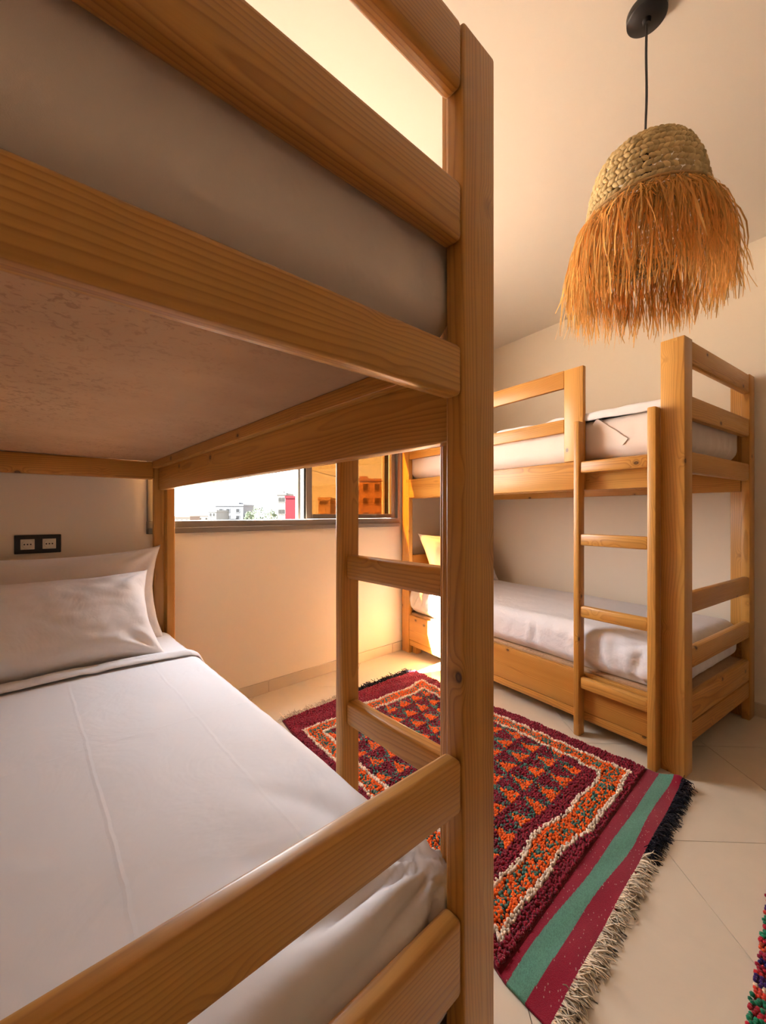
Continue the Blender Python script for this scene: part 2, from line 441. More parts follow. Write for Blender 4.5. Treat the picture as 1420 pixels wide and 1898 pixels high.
# ------------------------------------------------------------------ wall sockets
so = empty('wall_socket', (0.0995, WY, 0.982)); tag(so, 'black double socket plate with two ivory outlets on the wall above the pillows', 'socket')
boxes('plate', [(-0.080, 0.080, -0.010, 0, -0.041, 0.041)], M['black'], so, 0.003, 2)
for k, cx in enumerate((-0.036, 0.038)):
    boxes('outlet', [(cx - 0.0235, cx + 0.0235, -0.0125, -0.0095, -0.0225, 0.0225)], M['socket'], so, 0.001)
    bm = bmesh.new()
    bmesh.ops.create_cone(bm, cap_ends=True, segments=32, radius1=0.0195, radius2=0.0175, depth=0.003, matrix=Matrix.Translation((cx, -0.0135, 0)) @ Matrix.Rotation(PI / 2, 4, 'X'))
    ou = finish(bm, 'outlet_face', M['socket'], so, 30)
    for hx in (-0.0105, 0, 0.0105):
        bm = bmesh.new()
        bmesh.ops.create_cone(bm, cap_ends=True, segments=14, radius1=0.0030, radius2=0.0030, depth=0.002, matrix=Matrix.Translation((cx + hx, -0.0148, 0)) @ Matrix.Rotation(PI / 2, 4, 'X'))
        finish(bm, 'pin_hole', M['hole'], ou, 30)

# ================================================================== bunk beds
W, A_, B_ = 0.941, 0.084, 0.091
H = 1.87
def bunk(loc, rz, sg, L, rails, label, r, seg, base=0.318):
    """local x = sg * distance from the ladder side, y = distance from the foot end"""
    root = empty('bunk_bed', loc, rz)
    tag(root, label, 'bunk bed', 'pine bunk beds')
    P = M['pine']
    def bb(name, p0, p1, q0, q1, z0, z1, rr=None, m=P):
        return bar(name, sg * p0, sg * p1, q0, q1, z0, z1, m, root, r if rr is None else rr, seg)
    def pp(pts): post('post', [(sg * p, q) for p, q in pts], 0.0, H, P, root, r * 0.8, seg)
    t1, a2 = 0.036, 0.030
    pp([(0, 0), (A_, 0), (A_, t1), (a2, t1), (a2, B_), (0, B_)])
    pp([(W, 0), (W - A_, 0), (W - A_, t1), (W - 0.055, t1), (W - 0.055, B_), (W, B_)])
    pp([(0, L), (A_, L), (A_, L - t1), (a2 + .008, L - t1), (a2 + .008, L - B_), (0, L - B_)])
    pp([(W, L), (W - A_, L), (W - A_, L - t1), (W - 0.055, L - t1), (W - 0.055, L - B_), (W, L - B_)])
    # end rails, foot and head
    e = 0.0006
    for nm, z0, z1 in rails:
        bb(nm, A_ + e, W - A_ - e, 0.001, 0.034, z0, z1, 0.009)
        if z0 > 0.3:
            zz0, zz1 = (1.289, 1.378) if 1.2 < z0 < 1.35 else (z0, z1)
            bb(nm, A_ + e, W - A_ - e, L - 0.034, L - 0.001, zz0, zz1, 0.009)
    # upper side rails and their ledges
    bb('side_rail', 0.0305, 0.064, B_ * 0.42, L - B_ * 0.42, 1.236, 1.388, 0.004)
    bb('side_rail', W - 0.089, W - 0.0555, B_ * 0.42, L - B_ * 0.42, 1.236, 1.388, 0.004)
    bb('ledge', 0.0645, 0.092, 0.0365, L - 0.0365, 1.345, 1.3785, 0.002)
    bb('ledge', W - 0.118, W - 0.0895, 0.0365, L - 0.0365, 1.345, 1.3785, 0.002)
    bb('bed_base', 0.066, W - 0.091, 0.0355, L - 0.0345, 1.379, 1.394, 0.002, M['ply'])
    # guard on the ladder side
    g0, g1 = 0.442, L - B_ - 0.001
    bb('guard_post', 0.0005, 0.029, g0, g0 + 0.105, 1.388, H + 0.005)
    bb('front_rail', 0.0005, 0.0295, g0, g1, 1.241, 1.387)
    bb('guard_rail', 0.0015, 0.0285, g0 + 0.1055, g1, 1.783, 1.877)
    bb('guard_rail', 0.0015, 0.0285, g0 + 0.1055, g1, 1.546, 1.617)
    # lower bed: panels below the mattress
    bb('side_panel', 0.0012, 0.029, B_ + 0.001, L - B_ - 0.001, 0.110, 0.305, 0.004)
    bb('side_skirt', 0.004, 0.029, B_ + 0.001, L - B_ - 0.001, 0.066, 0.107, 0.003)
    bb('side_panel', W - 0.054, W - 0.02, B_ + 0.001, L - B_ - 0.001, 0.110, 0.305, 0.004)
    bb('bed_base', 0.031, W - 0.056, 0.038, L - 0.038, base - 0.018, base, 0.002, M['ply'])
    for (p, q) in ((0.035, 0.095), (0.035, L - 0.145), (W - 0.125, 0.095), (W - 0.125, L - 0.145)):
        bb('foot_block', p, p + 0.05, q, q + 0.05, 0.0, base - 0.0185, 0.003)
    # ladder
    for q0, q1 in ((0.0865, 0.1225), (0.432, 0.462)):
        bb('ladder_rail', -0.0555, -0.0008, q0, q1, 0.0, 1.582, 0.007)
    for z in (1.319, 0.957, 0.597, 0.241):
        bb('ladder_rung', -0.047, -0.012, 0.1227, 0.4318, z, z + 0.058, 0.009)
    return root

NR = -math.radians(1.0)
FR = -math.radians(8.13)
near_rails = [('end_rail', 1.765, 1.866), ('end_rail', 1.532, 1.622), ('end_rail', 1.297, 1.375), ('end_rail', 0.662, 0.745), ('end_rail', 0.385, 0.503), ('end_rail', 0.155, 0.268), ('end_panel', 0.085, 0.152)]
far_rails = [('end_rail', 1.765, 1.866), ('end_rail', 1.530, 1.627), ('end_rail', 1.293, 1.386), ('end_rail', 0.684, 0.775), ('end_rail', 0.446, 0.533), ('end_rail', 0.215, 0.329), ('end_panel', 0.125, 0.212)]
NL, FL = 1.965, 1.972
NCOR = Vector((0.5946, 0.3745, 0))
near_bed = bunk(NCOR, NR, -1, NL, near_rails, 'pine bunk bed in the foreground, its foot rails crossing the left of the view', 0.007, 3, 0.268)
far_bed = bunk(FCOR, FR, 1, FL, far_rails, 'pale pine bunk bed along the right wall with its ladder facing the rug', 0.005, 2)

def bed_point(bed, p, q, z):
    if bed == 'near': c, rz, sg = NCOR, NR, -1
    else: c, rz, sg = FCOR, FR, 1
    return c + Matrix.Rotation(rz, 3, 'Z') @ Vector((sg * p, q, 0)) + Vector((0, 0, z))

# ------------------------------------------------------------------ mattresses (rounded, softly creased)
def soft_box(w, l, h, r, step, fn):
    """closed rounded box, local origin at bottom centre; fn(co, normal)->offset"""
    bm = bmesh.new()
    nx, ny, nz_ = max(2, int(w / step)), max(2, int(l / step)), max(3, int(h / (step * 0.7)))
    def axis(n, full):                       # denser near the rounded edges
        t = np.linspace(-1, 1, n + 1); return np.sign(t) * (1 - (1 - np.abs(t)) ** 1.25) * full / 2
    xs, ys, zs = axis(nx, w), axis(ny, l), axis(nz_, h)
    cache = {}
    def vert(x, y, z):
        k = (round(x, 5), round(y, 5), round(z, 5))
        if k in cache: return cache[k]
        p = Vector((x, y, z)); inner = Vector((max(-w / 2 + r, min(w / 2 - r, x)), max(-l / 2 + r, min(l / 2 - r, y)), max(-h / 2 + r, min(h / 2 - r, z))))
        d = p - inner
        n = d.normalized() if d.length > 1e-6 else Vector((0, 0, 1))
        co = inner + n * r if d.length > 1e-6 else p
        co = co + Vector((0, 0, h / 2))
        v = bm.verts.new(co + fn(co, n)); cache[k] = v; return v
    def quad_grid(us, vs, f):
        for i in range(len(us) - 1):
            for j in range(len(vs) - 1):
                bm.faces.new((vert(*f(us[i], vs[j])), vert(*f(us[i + 1], vs[j])), vert(*f(us[i + 1], vs[j + 1])), vert(*f(us[i], vs[j + 1]))))
    for z in (-h / 2, h / 2): quad_grid(xs, ys, lambda a, b_, z=z: (a, b_, z))
    for y in (-l / 2, l / 2): quad_grid(xs, zs, lambda a, b_, y=y: (a, y, b_))
    for x in (-w / 2, w / 2): quad_grid(ys, zs, lambda a, b_, x=x: (x, a, b_))
    return bm

def mattress(name, bed, mat, p0, p1, q0, q1, z0, h, label, step=0.03, seed=0, folds=0.004, corner=None, r=0.06, crown=0.012):
    w, l = p1 - p0, q1 - q0
    sg = -1 if bed == 'near' else 1
    def fn(co, n):
        x, y, z = co
        lat = abs(n.z)
        off = n * (nz(x * 3 + seed, y * 3, z * 3) * 0.006)
        zr = z / h
        side = 1 - lat
        # gathered folds running down the sides
        along = y if abs(n.x) > abs(n.y) else x
        f1 = math.sin(along * 58 + 6 * nz(along * 4, z * 6 + seed, 3.1)) * nz(along * 7 + seed, z * 5, 9.0)
        off += n * (folds * 1.8 * f1 * side)
        # long soft creases on top
        f2 = nz(x * 9 + seed, y * 2.2 + 3, 0.3) ** 2
        off += Vector((0, 0, 1)) * (folds * 1.6 * f2 * max(0, n.z))
        off += Vector((0, 0, 1)) * (crown * max(0, n.z) * math.cos(PI * x / w) * math.cos(PI * y / l * 0.9))
        if zr < 0.25: off -= Vector((n.x, n.y, 0)) * (0.02 * (0.25 - zr) / 0.25)
        if corner is not None:
            for (cx, cy, amp, rad) in corner:
                dx, dy = x - cx, y - cy
                d = math.hypot(math.hypot(dx, dy), z - h)
                if d < rad:
                    ang = math.atan2(dy, dx) + (h - z) * 3.0
                    k = (1 - d / rad) * min(1, d / 0.05)
                    off += n * (amp * k * (abs(math.sin(ang * 6.5 + 1.6 * nz(dx * 5, dy * 5, 1))) ** 0.8 - 0.5))
        return off
    bm = soft_box(w, l, h, r, step, fn)
    o = finish(bm, name, mat, None, 180)
    o.location = bed_point(bed, (p0 + p1) / 2, (q0 + q1) / 2, z0)
    o.rotation_euler = (0, 0, NR if bed == 'near' else FR)
    tag(o, label, 'mattress', 'mattresses in white sheets')
    return o

m_nl = mattress('mattress', 'near', M['sheet_n'], 0.012, 0.880, 0.040, NL - 0.04, 0.268, 0.255, 'white sheeted mattress on the lower bunk in the foreground', 0.013, 1.0, 0.003, [(0.391, -0.905, 0.024, 0.46)], 0.055)
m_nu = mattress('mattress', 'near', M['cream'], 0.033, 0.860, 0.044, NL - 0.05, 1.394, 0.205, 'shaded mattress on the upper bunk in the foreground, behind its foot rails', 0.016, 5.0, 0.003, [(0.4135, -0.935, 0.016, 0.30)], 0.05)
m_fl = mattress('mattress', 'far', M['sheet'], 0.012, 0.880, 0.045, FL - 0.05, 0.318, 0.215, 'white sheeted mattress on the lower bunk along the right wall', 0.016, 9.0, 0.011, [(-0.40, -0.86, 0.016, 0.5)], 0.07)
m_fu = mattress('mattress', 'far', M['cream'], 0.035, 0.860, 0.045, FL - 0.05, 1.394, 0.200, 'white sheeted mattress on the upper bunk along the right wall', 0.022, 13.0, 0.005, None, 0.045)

# ------------------------------------------------------------------ sheets
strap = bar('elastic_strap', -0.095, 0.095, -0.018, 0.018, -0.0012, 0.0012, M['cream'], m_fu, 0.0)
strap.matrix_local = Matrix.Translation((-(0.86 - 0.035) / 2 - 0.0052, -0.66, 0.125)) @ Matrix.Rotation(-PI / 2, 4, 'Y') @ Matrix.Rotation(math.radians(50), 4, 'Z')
strap['label'] = 'pale elastic corner strap'
def drape(name, bed, rows, label, mat, seed=0.0, thick=0.004, nu=70, cat='bed sheet'):
    """rows: list of (q, [(p, z), ...]) cross sections resampled and lofted"""
    pts = []
    for q, sec in rows:
        sec = [Vector((p, z)) for p, z in sec]
        ls = [0.0]
        for a, b_ in zip(sec, sec[1:]): ls.append(ls[-1] + (b_ - a).length)
        row = []
        for k in range(nu + 1):
            t = ls[-1] * k / nu
            i = min(len(sec) - 2, max(j for j in range(len(sec)) if ls[j] <= t + 1e-9))
            u = (t - ls[i]) / max(1e-9, ls[i + 1] - ls[i])
            row.append(sec[i].lerp(sec[i + 1], u))
        pts.append((q, row))
    sg = -1 if bed == 'near' else 1
    verts, faces = [], []
    for i, (q, row) in enumerate(pts):
        for k, v in enumerate(row):
            w = 0.0035 * nz(v.x * 10 + seed, q * 10, 1.0) + 0.002 * nz(v.x * 30 + seed, q * 26, 2.0)
            verts.append((sg * (v.x), q + w, v.y + w))
    n = nu + 1
    for i in range(len(pts) - 1):
        for k in range(nu): faces.append((i * n + k, i * n + k + 1, (i + 1) * n + k + 1, (i + 1) * n + k))
    o = raw(name, verts, faces, mat, None, True)
    o.location = NCOR if bed == 'near' else FCOR
    o.rotation_euler = (0, 0, NR if bed == 'near' else FR)
    md = o.modifiers.new('thickness', 'SOLIDIFY'); md.thickness = thick; md.offset = 1
    md = o.modifiers.new('smooth', 'SUBSURF'); md.levels = 1; md.render_levels = 1
    tag(o, label, cat)
    return o

# turned-back hem of the flat sheet in front of the foreground pillows: a low double roll across the bed
rows = []
for i in range(13):
    t = i / 12
    q = 1.405 + 0.085 * t
    lift = 0.012 * math.sin(PI * min(1, t * 1.0)) ** 0.7 + 0.004
    sec = []
    for k in range(24):
        p = -0.012 + k / 23 * 0.86
        edge = max(0, 1 - p / 0.05)
        z = 0.530 + lift * (0.8 + 0.5 * nz(p * 6, t * 3, 4)) + 0.014 * math.sin(PI * min(1, max(0, p) / 0.86)) - 0.055 * edge ** 2
        sec.append((p, z))
    sec = [(-0.020, sec[0][1] - 0.05)] + sec
    rows.append((q, sec))
for i in range(len(rows)):          # the hem wanders
    q, sec = rows[i]; rows[i] = (q, sec)
hem = drape('flat_sheet', 'near', rows, 'turned-back hem of the white flat sheet in front of the foreground pillows', M['sheet'], 3.0, 0.005)

# ------------------------------------------------------------------ pillows
def pillow(name, w, h, t, loc, rot, label, group, seed=0.0, res=54, ear=0.03):
    verts, faces = [], []
    n = res
    for side in (1, -1):
        for i in range(n + 1):
            for j in range(n + 1):
                u, v = -1 + 2 * i / n, -1 + 2 * j / n
                eu, ev = 1 - abs(u) ** 2.6, 1 - abs(v) ** 2.6
                b_ = max(0, eu * ev) ** 0.48
                # edges draw in between the corners; corners stay as ears
                x = u * w / 2 * (1 - 0.10 * (1 - v * v) * abs(u) ** 3)
                y = v * h / 2 * (1 - 0.17 * (1 - u * u) ** 0.7 * abs(v) ** 3)
                wr = 0.010 * nz(u * 2.2 + seed, v * 2.2, side * 1.7) + 0.004 * nz(u * 6 + seed, v * 6, side * 3.1)
                cu, cv = abs(u), abs(v)
                ang = math.atan2(1.02 - cv, 1.02 - cu); rad = math.hypot(1 - cu, 1 - cv)
                wr += 0.010 * math.sin(ang * 11 + seed + (u > 0) * 2 + (v > 0)) * max(0, 1 - abs(rad - 0.35) / 0.35)
                z = side * t / 2 * b_ + wr * min(1, b_ * 1.6)
                z += 0.010 * nz(u * 3 + seed, v * 3, 7.7) * (1 - b_)
                verts.append((x, y, z))
    m = (n + 1) * (n + 1)
    for s in range(2):
        for i in range(n):
            for j in range(n):
                q = (s * m + i * (n + 1) + j, s * m + (i + 1) * (n + 1) + j, s * m + (i + 1) * (n + 1) + j + 1, s * m + i * (n + 1) + j + 1)
                faces.append(q if s == 0 else q[::-1])
    bm = bmesh.new()
    vs = [bm.verts.new(v) for v in verts]
    for f in faces: bm.faces.new([vs[k] for k in f])
    bmesh.ops.remove_doubles(bm, verts=bm.verts, dist=0.0004)
    o = finish(bm, name, M['pillow'], None, 180)
    o.location = loc; o.rotation_euler = rot
    tag(o, label, 'pillow', group)
    return o
# local x across the bed, local y up the leaning face, local z out of the face towards the foot
lean = math.radians(58)
pillow('pillow', 0.86, 0.46, 0.12, (0.135, 2.235, 0.735), (math.radians(80), 0.0, NR), 'white pillow standing against the wall behind the front pillow in the foreground bunk', 'pillows on the foreground bunk', 2.0)
pillow('pillow', 0.80, 0.46, 0.17, (0.090, 2.020, 0.688), (math.radians(46), 0.0, NR + 0.03), 'plump white pillow leaning in front of another on the foreground lower bunk', 'pillows on the foreground bunk', 5.0)
c = bed_point('far', 0.46, FL - 0.20, 0.74)
pillow('pillow', 0.74, 0.48, 0.15, c, (math.radians(64), 0, FR), 'white pillow leaning at the head of the lower bunk along the right wall', 'pillows on the right bunk', 8.0)
c = bed_point('far', 0.46, FL - 0.30, 1.66)
pillow('pillow', 0.70, 0.44, 0.13, c, (math.radians(14), 0, FR), 'white pillow lying on the upper bunk along the right wall', 'pillows on the right bunk', 11.0)

# folded cover lying on the far upper mattress
rows = []
for i in range(22):
    t = i / 21; q = 0.07 + 0.95 * t
    sec = []
    for k in range(22):
        p = 0.030 + k / 21 * 0.80
        z = 1.612 + 0.020 * math.sin(PI * k / 21) + 0.012 * nz(p * 5, q * 6, 2.2) + (0.016 if k < 3 else 0.0) * (0.6 + nz(q * 9, 0, 1))
        sec.append((p, z))
    sec = [(0.026, sec[0][1] - 0.035 - 0.012 * nz(q * 7, 3, 3))] + sec
    rows.append((q, sec))
drape('folded_cover', 'far', rows, 'folded white cover lying on the upper bunk along the right wall', M['sheet'], 6.0, 0.010, cat='bed cover')

# ================================================================== rug
def srgb(r, g, b):
    f = lambda c: (c / 255) / 12.92 if c <= 10 else (((c / 255) + 0.055) / 1.055) ** 2.4
    return np.array([f(r), f(g), f(b)])
MAR, ORA, GRN, WHT, TEAL, BLK = srgb(138, 12, 40), srgb(240, 98, 8), srgb(78, 120, 105), srgb(238, 214, 190), srgb(88, 138, 116), srgb(20, 12, 24)
PNK = srgb(200, 40, 80)
icob = bmesh.new(); bmesh.ops.create_icosphere(icob, subdivisions=1, radius=1.0)
ICO_V = np.array([v.co[:] for v in icob.verts]); ICO_F = np.array([[v.index for v in f.verts] for f in icob.faces]); icob.free()
icob = bmesh.new(); bmesh.ops.create_icosphere(icob, subdivisions=2, radius=1.0)
ICO2_V = np.array([v.co[:] for v in icob.verts]); ICO2_F = np.array([[v.index for v in f.verts] for f in icob.faces]); icob.free()
M['pile'] = vcol_mat('wool_pile', 0.95, 0.25, 700.0, 0.3)
M['flat'] = vcol_mat('flat_woven_wool', 0.95, 0.5, 520.0, 0.2)
M['fringe'] = vcol_mat('fringe_yarn', 0.95, 0.0, 400.0, 0.1)

def blobs(name, pos, size, col, rot, mat, parent):
    n = len(pos); k = len(ICO_V)
    v = ICO_V[None] * size[:, None, :]
    cz, sz = np.cos(rot), np.sin(rot)
    x = v[..., 0] * cz[:, None] - v[..., 1] * sz[:, None]; y = v[..., 0] * sz[:, None] + v[..., 1] * cz[:, None]
    v = np.stack([x, y, v[..., 2]], -1) + pos[:, None, :]
    f = ICO_F[None] + (np.arange(n) * k)[:, None, None]
    return raw(name, v.reshape(-1, 3), f.reshape(-1, 3), mat, parent, True, np.repeat(col, k, axis=0))

def strands(name, starts, dirs, lens, width, col, mat, parent, seg=4, droop=None, curl=0.3):
    """flat-sided little yarns / ribbons: triangular tubes"""
    V, F, K = [], [], []
    for a, d, L, w, c in zip(starts, dirs, lens, width, col):
        d = np.array(d) / np.linalg.norm(d)
        s = np.cross(d, RNG.normal(size=3)); s /= np.linalg.norm(s) + 1e-9
        p = np.array(a, float); base = len(V)
        for i in range(seg + 1):
            up = np.cross(s, d)
            ww = w * (1 - 0.35 * i / seg)
            for kk in range(3):
                an = kk * 2 * PI / 3
                V.append(p + (s * math.cos(an) + up * math.sin(an)) * ww); K.append(c)
            d = d + RNG.normal(size=3) * curl * 0.5
            if droop is not None: d = d + np.array(droop) * (i + 1) / seg
            d /= np.linalg.norm(d); s = s - d * np.dot(s, d); s /= np.linalg.norm(s) + 1e-9
            p = p + d * L / seg
        for i in range(seg):
            for kk in range(3):
                a0 = base + i * 3 + kk; a1 = base + i * 3 + (kk + 1) % 3
                F.append((a0, a1, a1 + 3, a0 + 3))
    V = np.array(V)
    return V, np.array(F), np.array(K)

rug = empty('berber_rug', (1.50, 1.2, 0.0)); rug.name = 'wool_rug'
tag(rug, 'red and orange tufted wool rug with a green end stripe between the two bunks', 'rug')
RO = np.array([1.50, 1.2, 0.0])
yk = [0.40, 0.52, 0.87, 1.50, 1.985]; xl = [0.868, 0.872, 0.965, 1.020, 1.085]; xr = [2.03, 2.045, 2.045, 2.05, 2.105]
def rug_xy(u, y):            # u 0..1 across
    wob = 0.006 * np.sin(y * 9 + 1.0)
    l = np.interp(y, yk, xl) + wob; r = np.interp(y, yk, xr) - wob
    return l + u * (r - l)
def wig(x, s): return 0.008 * np.sin(x * 11 + s) + 0.006 * np.sin(x * 23 + 2 * s)
def rug_colour(u, y):
    """u across (0..1), y world along the rug: woven colours of the pile, far end lightened for sunlight"""
    n = len(u); c = np.tile(MAR, (n, 1)); wd = 1.10; x = u * wd
    hgt = np.full(n, 1.0)
    r1 = RNG.random(n)
    ylo, yhi = 0.585 - 0.03 * (u - 0.2), 1.805
    xo0, xo1 = 0.055, wd - 0.085
    din = np.minimum.reduce([x - xo0, xo1 - x, (y - ylo) + wig(x, 0.5), (yhi - y) + wig(x, 2.0)])   # distance inside the outer white line
    bw = np.where((y < 0.75), 0.088, 0.078)
    wl = np.abs(din) < 0.0075
    wl2 = np.abs(din - bw - 0.4 * wig(x + y, 1.2)) < 0.0070
    border = (din > 0.0075) & (din < bw)
    sp = np.sin(x * 150 + 3 * np.sin(y * 40)) * np.sin(y * 150 + 3 * np.sin(x * 37))
    c[border] = ORA
    gsel = border & (np.abs(din - bw * 0.5) < bw * 0.28) & (r1 < 0.42)
    c[gsel] = GRN
    # field: staggered triangles with speckled green edges
    inner = din > bw
    cw, chh = 0.108, 0.102
    row = np.floor(y / chh); ty = y / chh - row
    tx = x / cw + 0.5 * (row % 2) + 0.12 * np.sin(row * 2.1); tx = tx - np.floor(tx)
    half = (1 - ty) * 0.46
    d = half - np.abs(tx - 0.5)
    tri = inner & (d > 0.05) & (ty > 0.04) & (ty < 0.86)
    edge = inner & (np.abs(d - 0.0) < 0.085) & (ty < 0.95)
    c[tri] = ORA
    c[edge & (r1 < 0.62)] = GRN
    c[tri & (r1 > 0.93)] = GRN
    lone = inner & ~tri & ~edge & (r1 > 0.90); c[lone] = GRN * 0.8
    m2 = inner & ~tri & (r1 < 0.12); c[m2] = MAR * 0.45
    near_in = inner & (din < bw + 0.05) & (y < 0.80); c[near_in] = MAR
    c[wl | wl2] = WHT; hgt[wl | wl2] = 1.35
    far_sunlit = (y > 1.80) & (din < -0.0075); c[far_sunlit] = MAR * 1.15  # far end a little lighter: sunlight put into the maroon
    v = 0.80 + 0.4 * RNG.random(n); c = c * v[:, None]
    return c, hgt

PY0, PY1 = 0.545, 1.965
sp = 0.0084
us = np.arange(0.004, 0.998, sp / 1.10); ys = np.arange(PY0, PY1, sp)
UU, YY = np.meshgrid(us, ys)
UU = UU + (np.arange(len(ys)) % 2)[:, None] * sp / 2.2
UU = np.clip(UU + RNG.normal(scale=0.0022, size=UU.shape), 0.001, 0.999).ravel(); YY = (YY + RNG.normal(scale=0.0019, size=YY.shape)).ravel()
cc, hh = rug_colour(UU, YY)
ridge = np.where(YY < 0.58, 0.5 + 0.5 * np.sin(YY * 2 * PI / 0.017), 0.6)
pos = np.stack([rug_xy(UU, YY), YY, 0.010 + 0.0035 * hh + 0.004 * ridge * RNG.random(len(UU)) + 0.0025 * np.sin(YY * 60 + 4 * np.sin(UU * 7))], -1) - RO
size = np.stack([np.full(len(UU), 0.0054), np.full(len(UU), 0.0048), 0.0062 * hh], -1) * (0.8 + 0.45 * RNG.random((len(UU), 1)))
po = blobs('pile', pos, size, cc, RNG.random(len(UU)) * 6.28, M['pile'], rug); tag(po, kind='stuff')

# woven backing and the flat end band
def strip(y0, y1, ny, nx, zf, colf, name, mat):
    u = np.linspace(0, 1, nx + 1); y = np.linspace(y0, y1, ny + 1)
    U, Y = np.meshgrid(u, y); X = rug_xy(U, Y)
    Zt = zf(U, Y); top = np.stack([X, Y, Zt], -1).reshape(-1, 3) - RO
    bot = top.copy(); bot[:, 2] = np.maximum(0.0005, top[:, 2] - 0.007)
    if name != 'flat_band': bot[:, 2] = 0.0005
    col = colf(U.ravel(), Y.ravel())
    n = nx + 1; m = len(top); F = []
    idx = np.arange(m).reshape(ny + 1, n)
    a, b_, c_, d = idx[:-1, :-1].ravel(), idx[:-1, 1:].ravel(), idx[1:, 1:].ravel(), idx[1:, :-1].ravel()
    F = [np.stack([a, b_, c_, d], -1), np.stack([d, c_, b_, a], -1) + m]
    ring = list(idx[0, :]) + list(idx[1:, -1]) + list(idx[-1, -2::-1]) + list(idx[-2:0:-1, 0])
    ring = np.array(ring); nx_ = np.roll(ring, -1)
    F.append(np.stack([ring, ring + m, nx_ + m, nx_], -1))
    return raw(name, np.concatenate([top, bot]), np.concatenate(F), mat, rug, True, np.concatenate([col, col]))
strip(0.535, 1.982, 60, 50, lambda U, Y: 0.009 + 0 * U, lambda u, y: np.tile(MAR * 0.55, (len(u), 1)), 'backing', M['flat'])
def flat_col(u, y):
    c = np.tile(MAR, (len(u), 1)) * (0.9 + 0.2 * RNG.random((len(u), 1)))
    cen = 0.492 - 0.030 * u + 0.004 * np.sin(u * 9); g = (np.abs(y - cen) < 0.024 + 0.003 * np.sin(u * 14))
    c[g] = TEAL * (0.75 + 0.45 * RNG.random((g.sum(), 1)))
    fl = (~g) & (RNG.random(len(u)) < 0.008); c[fl] = WHT * 0.6
    return c
def flat_z(U, Y):
    z = 0.0085 + 0.003 * np.sin(U * 23 + 2 * np.sin(Y * 40)) * np.clip((0.53 - Y) / 0.1, 0, 1)
    z = z + 0.030 * np.clip((U - 0.93) / 0.07, 0, 1) ** 2 * np.clip((0.50 - Y) / 0.08, 0, 1)      # curled corner
    return z
strip(0.405, 0.547, 90, 420, flat_z, flat_col, 'flat_band', M['flat'])

def fringe(y, out, ua, ub, n, col, z0=0.008, ln=(0.035, 0.06), name='fringe', w=0.0016):
    U = np.sort(RNG.uniform(ua, ub, n)); X = rug_xy(U, np.full(n, y))
    st = np.stack([X, np.full(n, y) - out * 0.004, np.full(n, z0) + 0.004 * RNG.random(n)], -1) - RO
    st[:, 2] += flat_z(U, np.full(n, y)) - 0.0085 if y < 0.6 else 0
    di = np.stack([RNG.normal(scale=0.35, size=n), np.full(n, out * 1.0), 0.15 + RNG.normal(scale=0.25, size=n)], -1)
    le = RNG.uniform(ln[0], ln[1], n)
    c = col[None] * (0.7 + 0.5 * RNG.random((n, 1)))
    V, F, K = strands(name, st, di, le, np.full(n, w), c, None, None, 5, (0, 0, -0.35), 0.45)
    V[:, 2] = np.maximum(V[:, 2], 0.0015)
    o = raw(name, V, F, M['fringe'], rug, True, K); tag(o, kind='stuff'); return o
BEI = srgb(230, 208, 178)
tag(fringe(0.405, -1, 0.005, 0.56, 520, BEI, w=0.0019), label='beige yarn fringe')
tag(fringe(0.405, -1, 0.555, 0.995, 480, BLK, w=0.0019), label='black yarn fringe')
tag(fringe(1.978, 1, 0.47, 0.97, 560, BLK, z0=0.016, ln=(0.03, 0.05), w=0.0026), label='black yarn fringe')
tag(fringe(1.980, 1, 0.01, 0.48, 420, BEI, z0=0.012, ln=(0.03, 0.05), w=0.0021), label='beige yarn fringe')

# second rug, only its striped corner is in the frame
rug2 = empty('striped_rug', (1.86, -0.60, 0)); tag(rug2, 'striped red and green wool rug at the lower right edge of the view', 'rug')
st_cols = [srgb(170, 20, 40), srgb(20, 120, 80), srgb(160, 20, 36), srgb(24, 110, 74), srgb(214, 60, 40), srgb(225, 200, 170), srgb(60, 20, 90), srgb(190, 40, 40), srgb(150, 14, 40), srgb(30, 20, 90), srgb(150, 20, 50), srgb(200, 70, 30)]
x0, x1, y0, y1 = 1.165, 2.40, -1.25, 0.118
e2 = np.array([1.86, -0.60, 0])
uu = np.arange(0.004, 0.998, 0.0088); n2 = int((x1 - x0) / 0.0088)
ux, uy = np.meshgrid(np.linspace(0, 1, n2), np.linspace(0, 1, int((y1 - y0) / 0.0088)))
ux = (ux + RNG.normal(scale=0.0015, size=ux.shape)).ravel(); uy = (uy + RNG.normal(scale=0.0015, size=uy.shape)).ravel()
widths = [0.020, 0.030, 0.022, 0.030, 0.024, 0.008, 0.026, 0.012, 0.026, 0.02, 0.03, 0.02]
cum = np.cumsum(widths); dist = (ux * (x1 - x0)) % cum[-1]
ci = np.searchsorted(cum, dist); ci = np.clip(ci, 0, len(widths) - 1)
c2 = np.array(st_cols)[ci] * (0.8 + 0.4 * RNG.random((len(ux), 1)))
skew = 0.30
px = x0 + ux * (x1 - x0) + 0.0; py = y0 + uy * (y1 - y0)
pos = np.stack([px, py, 0.008 + 0.003 * RNG.random(len(px))], -1) - e2
po = blobs('pile', pos, np.tile([0.0058, 0.0058, 0.0055], (len(px), 1)) * (0.8 + 0.4 * RNG.random((len(px), 1))), c2, RNG.random(len(px)) * 6, M['pile'], rug2); tag(po, kind='stuff')
boxes('backing', [(x0 - e2[0], x1 - e2[0], y0 - e2[1], y1 - e2[1], 0.0005, 0.007)], plain('rug_backing', (0.2, 0.02, 0.03), 0.95), rug2)

